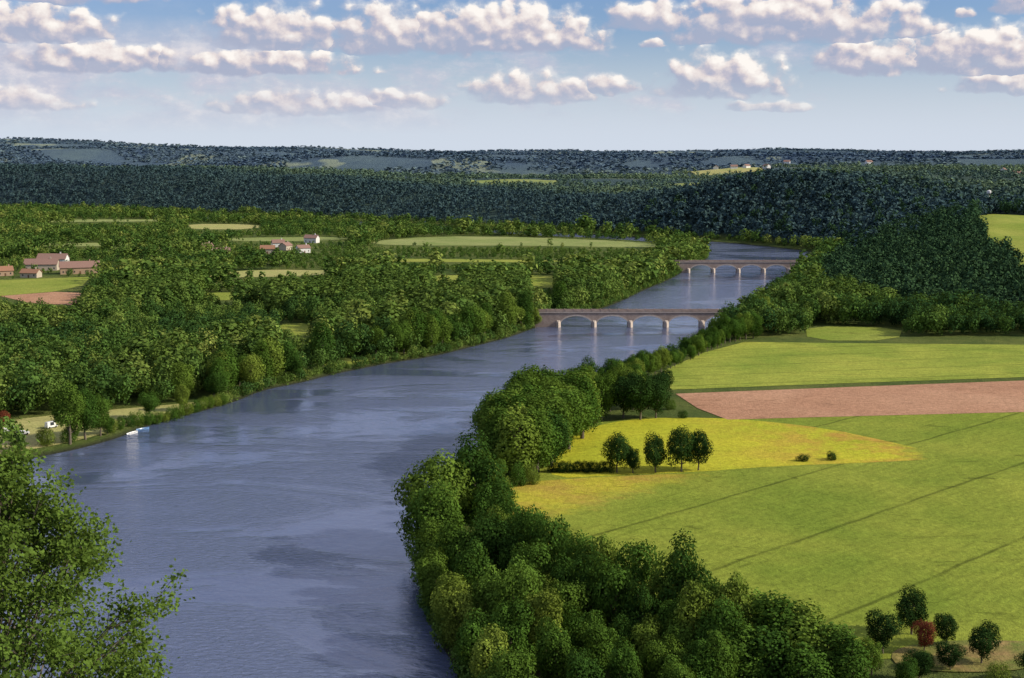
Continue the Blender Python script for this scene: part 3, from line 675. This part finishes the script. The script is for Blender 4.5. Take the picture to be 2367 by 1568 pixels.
# ------------------------------------------------------------------ boats, cars
M_white=simple_mat("white_paint",(.78,.78,.76),(.7,.7,.68),1,.35,.5); M_blue=simple_mat("blue_paint",(.10,.20,.38),(.12,.24,.42),1,.35,.5); M_tyre=simple_mat("rubber",(.02,.02,.02),(.03,.03,.03),1,.9)
M_plank=simple_mat("boat_wood",(.3,.2,.12),(.22,.14,.08),2)
def boat(x,y,rot,mat,label):
    e=link(bpy.data.objects.new("rowing_boat",None)); e.location=(x,y,.02); e.rotation_euler=(0,0,rot); thing(e,label,"boat","small boats moored at the bank")
    V=[];F=[]; k=11
    for i in range(k):
        t=i/(k-1); w=.95*math.sin(math.pi*min(1,.12+t*.88))**.6 if t<1 else .02; w=.8 if t==0 else w; xx=-2.4+4.9*t; sh=.55+.25*t*t
        V+=[(xx,-w,sh),(xx,-w*.75,.05),(xx,-w*.3,-.15),(xx,w*.3,-.15),(xx,w*.75,.05),(xx,w,sh),(xx,w*.88,sh),(xx,w*.65,.12),(xx,-w*.65,.12),(xx,-w*.88,sh)]
    for i in range(k-1):
        for j in range(10): a=10*i+j; b=10*i+(j+1)%10; F.append((a,b,b+10,a+10))
    F.append(tuple(range(9,-1,-1))); F.append(tuple(range(10*(k-1),10*k)))
    o=link(bpy.data.objects.new("hull",mesh_from("hull",V,F,[mat]))); o.parent=e
    for sx in (-1.3,.1,1.3):
        o=link(bpy.data.objects.new("seat",boxes("seat",[(sx-.15,sx+.15,-.62,.62,.36,.41)],M_plank))); o.parent=e
boat(-134.2,489,1.1,M_white,"white rowing boat moored beside the grassy bank"); boat(-132.4,496,.8,M_blue,"blue rowing boat moored beside the grassy bank")
def car(x,y,rot,mat,label,van=False):
    z=1.6; e=link(bpy.data.objects.new("parked_van" if van else "parked_car",None)); e.location=(x,y,z); e.rotation_euler=(0,0,rot); thing(e,label,"van" if van else "car","vehicles parked on the river meadow")
    hz=2.3 if van else 1.45
    pr=[(-2.2,.35),(2.2,.35),(2.25,.75),(1.9,.95),(1.2,1.02),(.6 if not van else 1.5,hz-.03),(-1.2 if not van else -2.1,hz),(-1.9 if not van else -2.2,1.0),(-2.25,.85)]
    V=[];F=[]; 
    for yy in (-.85,.85): V+=[(p[0],yy*(1 if p[1]<1.1 else .86),p[1]) for p in pr]
    k=len(pr); F=[tuple(range(k)),tuple(range(2*k-1,k-1,-1))]+[(i,(i+1)%k+0,(i+1)%k+k,i+k) for i in range(k)]
    F=[tuple(f[::-1]) for f in F]
    o=link(bpy.data.objects.new("body",mesh_from("body",V,F,[mat]))); o.parent=e
    for s_ in (-1,1):
        zz=[(-1.0,1.05),(.75,1.05),(.45,hz-.15),(-.95,hz-.12)]
        V=[(p[0],s_*(.885 if p[1]<1.1 else .77),p[1]) for p in zz]; o=link(bpy.data.objects.new("window",mesh_from("window",V,[(0,1,2,3)],[M_win]))); o.parent=e
        for wx in (-1.4,1.4):
            V=[];kk=16
            for yy in (.68,.9): V+=[(wx+.33*math.cos(6.283*i/kk),s_*yy,.33+.33*math.sin(6.283*i/kk)) for i in range(kk)]
            F=[tuple(range(kk)),tuple(range(kk,2*kk))]+[(i,(i+1)%kk,(i+1)%kk+kk,i+kk) for i in range(kk)]
            o=link(bpy.data.objects.new("wheel",mesh_from("wheel",V,F,[M_tyre]))); o.parent=e
car(-176,485,.3,M_white,"white camper van parked on the river meadow",True); car(-170,480,.5,M_white,"white car parked on the river meadow"); car(-181,478,.1,M_blue,"blue car parked on the river meadow"); car(-164,492,1.0,M_white,"white camper van parked on the river meadow",True)

# ------------------------------------------------------------------ sun, sky
SUN_EL=30; SUN_AZ=98   # azimuth clockwise from +Y
to=Vector((math.sin(math.radians(SUN_AZ))*math.cos(math.radians(SUN_EL)),math.cos(math.radians(SUN_AZ))*math.cos(math.radians(SUN_EL)),math.sin(math.radians(SUN_EL))))
sl=bpy.data.lights.new("sun","SUN"); sl.energy=5.0; sl.angle=math.radians(.5); sl.color=(1,.92,.76)
so=link(bpy.data.objects.new("sun",sl)); so.rotation_euler=to.to_track_quat('Z','Y').to_euler(); so.location=(300,0,400)
w=bpy.data.worlds.new("World"); scene.world=w; w.use_nodes=True; nt=w.node_tree; nt.nodes.clear(); n=N(nt)
out=nt.nodes.new("ShaderNodeOutputWorld")
sky=nt.nodes.new("ShaderNodeTexSky"); sky.sky_type='NISHITA'; sky.sun_disc=False; sky.sun_elevation=math.radians(SUN_EL); sky.sun_rotation=math.radians(SUN_AZ); sky.altitude=100; sky.air_density=1.0; sky.dust_density=.5; sky.ozone_density=2.0
D=nt.nodes.new("ShaderNodeTexCoord").outputs["Generated"]; s=n.sep(D)
el=s[2]
proj=n.vm('DIVIDE',D,n.comb(n.m('MAXIMUM',s[2],.05),n.m('MAXIMUM',s[2],.05),1.0))
up=n.m('MULTIPLY',n.mr(n.noise(n.vm('MULTIPLY',proj,(1,1,0)),.8,4,.6),.38,.56,0,.88,True),n.mr(el,.12,.2))
haze=n.mr(el,0,.095,.92,.0,True)
bgs=nt.nodes.new("ShaderNodeBackground"); bgs.inputs[1].default_value=.09
nt.links.new(n.mix(1.0,sky.outputs[0],(.76,.90,1.28),'MULTIPLY'),bgs.inputs[0])
def bg(nt,n,c):
    b=nt.nodes.new("ShaderNodeBackground"); n.put(b.inputs[0],c if hasattr(c,"is_output") else (*c,1)); b.inputs[1].default_value=1; return b.outputs[0]
def ms(nt,n,f,a,b):
    x=nt.nodes.new("ShaderNodeMixShader"); n.put(x.inputs[0],f); nt.links.new(a,x.inputs[1]); nt.links.new(b,x.inputs[2]); return x.outputs[0]
sh=ms(nt,n,haze,bgs.outputs[0],bg(nt,n,(.66,.73,.84)))
sh=ms(nt,n,up,sh,bg(nt,n,(.66,.68,.84)))
nt.links.new(sh,out.inputs[0])

# distant cumulus bank: a curved sheet 14 km away in the sky
F_=3252.0; RAD=14000.0
m,nt,out=new_mat("cumulus_clouds"); n=N(nt); P=n.vm('SUBTRACT',n.pos(),(0,0,100)); s=n.sep(P)
az=n.m('ARCTAN2',s[0],s[1]); el=n.m('DIVIDE',s[2],RAD)
p=n.comb(az,el,0.0)
dis=n.noise(n.vm('MULTIPLY',p,(1,1.5,1)),26,4,.6,0,out=1)
pd=n.vm('MULTIPLY_ADD',n.vm('SUBTRACT',dis,(.5,.5,.5)),(.028,.013,0),p)
clouds=[(130,100,200,80),(250,166,190,64),(650,105,180,100),(900,108,170,98),(1130,108,310,104),(1800,90,350,105),(1500,68,130,70),(2275,50,44,50),(1660,212,165,98),(1990,165,165,75),(2230,168,220,95),(1220,232,180,66),(1410,212,75,46),
        (600,166,270,56),(90,255,150,48),(700,256,220,50),(930,248,100,38),(2290,215,150,45),(1500,115,32,22),(2180,62,32,22),(1750,258,110,24),(100,20,300,60)]
S=None;Hh=None
for (cx_,cy,wx,hy) in clouds:
    a=(cx_-1183.5)/F_; e0=(344-cy)/F_; iw=F_/wx; ih=F_/hy
    q=n.sep(n.vm('MULTIPLY_ADD',pd,(iw,ih,0),(-a*iw,-e0*ih,0)))
    dy=n.m('MAXIMUM',q[1],n.m('MULTIPLY',q[1],-4.0))
    v=n.comb(q[0],dy,0.0); sc=n.m('SUBTRACT',1.0,n.vm('DOT_PRODUCT',v,v,out=1))
    hh=n.m('ADD',q[1],n.m('MULTIPLY',q[0],.22))
    if S is None: S,Hh=sc,hh
    else:
        c=n.m('GREATER_THAN',sc,S); Hh=n.m('ADD',n.m('MULTIPLY',hh,c),n.m('MULTIPLY',Hh,n.m('SUBTRACT',1.0,c))); S=n.m('SMOOTH_MAX',S,sc,.15)
pn=n.vm('MULTIPLY',p,(1,1.15,1))
def billow(vec):
    vo=nt.nodes.new("ShaderNodeTexVoronoi"); vo.feature='SMOOTH_F1'; vo.inputs["Scale"].default_value=85; vo.inputs["Smoothness"].default_value=.6
    nt.links.new(n.vm('ADD',vec,n.vm('MULTIPLY',dis,(.014,.014,0))),vo.inputs["Vector"])
    nn=n.noise(vec,52,9,.60)
    return n.m('ADD',n.m('MULTIPLY',nn,1.4),n.m('MULTIPLY',n.m('SUBTRACT',.6,vo.outputs["Distance"]),.80))
b0=billow(pn); b1=billow(n.vm('ADD',pn,(.0030,.0048,0)))
Sc=n.m('MAXIMUM',S,-1.5)
dens=n.m('ADD',n.m('MULTIPLY',Sc,.70),n.m('SUBTRACT',b0,.86))
top=n.mr(dens,.0,.26,0,1,True)
soft=n.mr(dens,-.2,.45,0,.88,True)
cov=n.m('MAXIMUM',n.m('MULTIPLY',top,n.mr(Hh,-.1,.25,.6,1)),soft)
relief=n.m('MULTIPLY',n.m('SUBTRACT',b0,b1),1.3)
lit=n.m('ADD',n.m('ADD',n.m('MULTIPLY',Hh,1.0),.06),relief,clamp=True)
ccol=n.ramp(lit,[(0,(.40,.44,.58)),(.28,(.54,.52,.61)),(.58,(.80,.72,.71)),(1,(1.0,.95,.90))])
lay=n.noise(n.vm('MULTIPLY',p,(1,2.4,1)),10,7,.62); layf=n.m('MULTIPLY',n.mr(n.m('ADD',lay,n.m('MULTIPLY',az,-.32)),.44,.64,0,.8,True),n.mr(el,.010,.035))
layf=n.m('MULTIPLY',layf,n.mr(el,.065,.09,1,.1))
layc=n.ramp(n.noise(n.vm('MULTIPLY',p,(1,1.7,1)),38,7,.66),[(.3,(.46,.51,.66)),(.5,(.60,.59,.69)),(.68,(.88,.80,.80))])
cov=n.m('MULTIPLY',cov,n.mr(el,.02,.05,.4,1))
tot=n.m('SUBTRACT',1.0,n.m('MULTIPLY',n.m('SUBTRACT',1.0,cov),n.m('SUBTRACT',1.0,layf)))
edge=n.m('MULTIPLY',n.mr(n.m('ABSOLUTE',az),.62,.72,1,0,True),n.mr(el,.15,.18,1,0,True))
tot=n.m('MULTIPLY',tot,edge)
cc=n.mix(n.m('DIVIDE',cov,n.m('MAXIMUM',n.m('ADD',cov,n.m('MULTIPLY',layf,n.m('SUBTRACT',1.0,cov))),.001)),layc,ccol)
em=nt.nodes.new("ShaderNodeEmission"); nt.links.new(cc,em.inputs[0]); tr=nt.nodes.new("ShaderNodeBsdfTransparent")
nt.links.new(ms(nt,n,tot,tr.outputs[0],em.outputs[0]),out.inputs[0])
try: m.cycles.emission_sampling='NONE'
except Exception: pass
V=[];F=[];K=64
for i in range(K+1):
    a=-.75+1.5*i/K; V+=[(RAD*math.sin(a),RAD*math.cos(a),100),(RAD*math.sin(a),RAD*math.cos(a),100+RAD*.19)]
F=[(2*i,2*i+2,2*i+3,2*i+1) for i in range(K)]
so=link(bpy.data.objects.new("sky",mesh_from("sky",V,F,[m]))); so["kind"]="structure"

# ------------------------------------------------------------------ camera
cd=bpy.data.cameras.new("camera"); cd.sensor_width=36; cd.lens=36*F_/2367; cd.clip_end=40000; cd.clip_start=.5
co=link(bpy.data.objects.new("camera",cd)); co.location=(0,0,100); co.rotation_euler=(math.radians(90-7.7),0,0)
scene.camera=co
scene.view_settings.view_transform='Standard'; scene.view_settings.look='None'; scene.view_settings.exposure=0
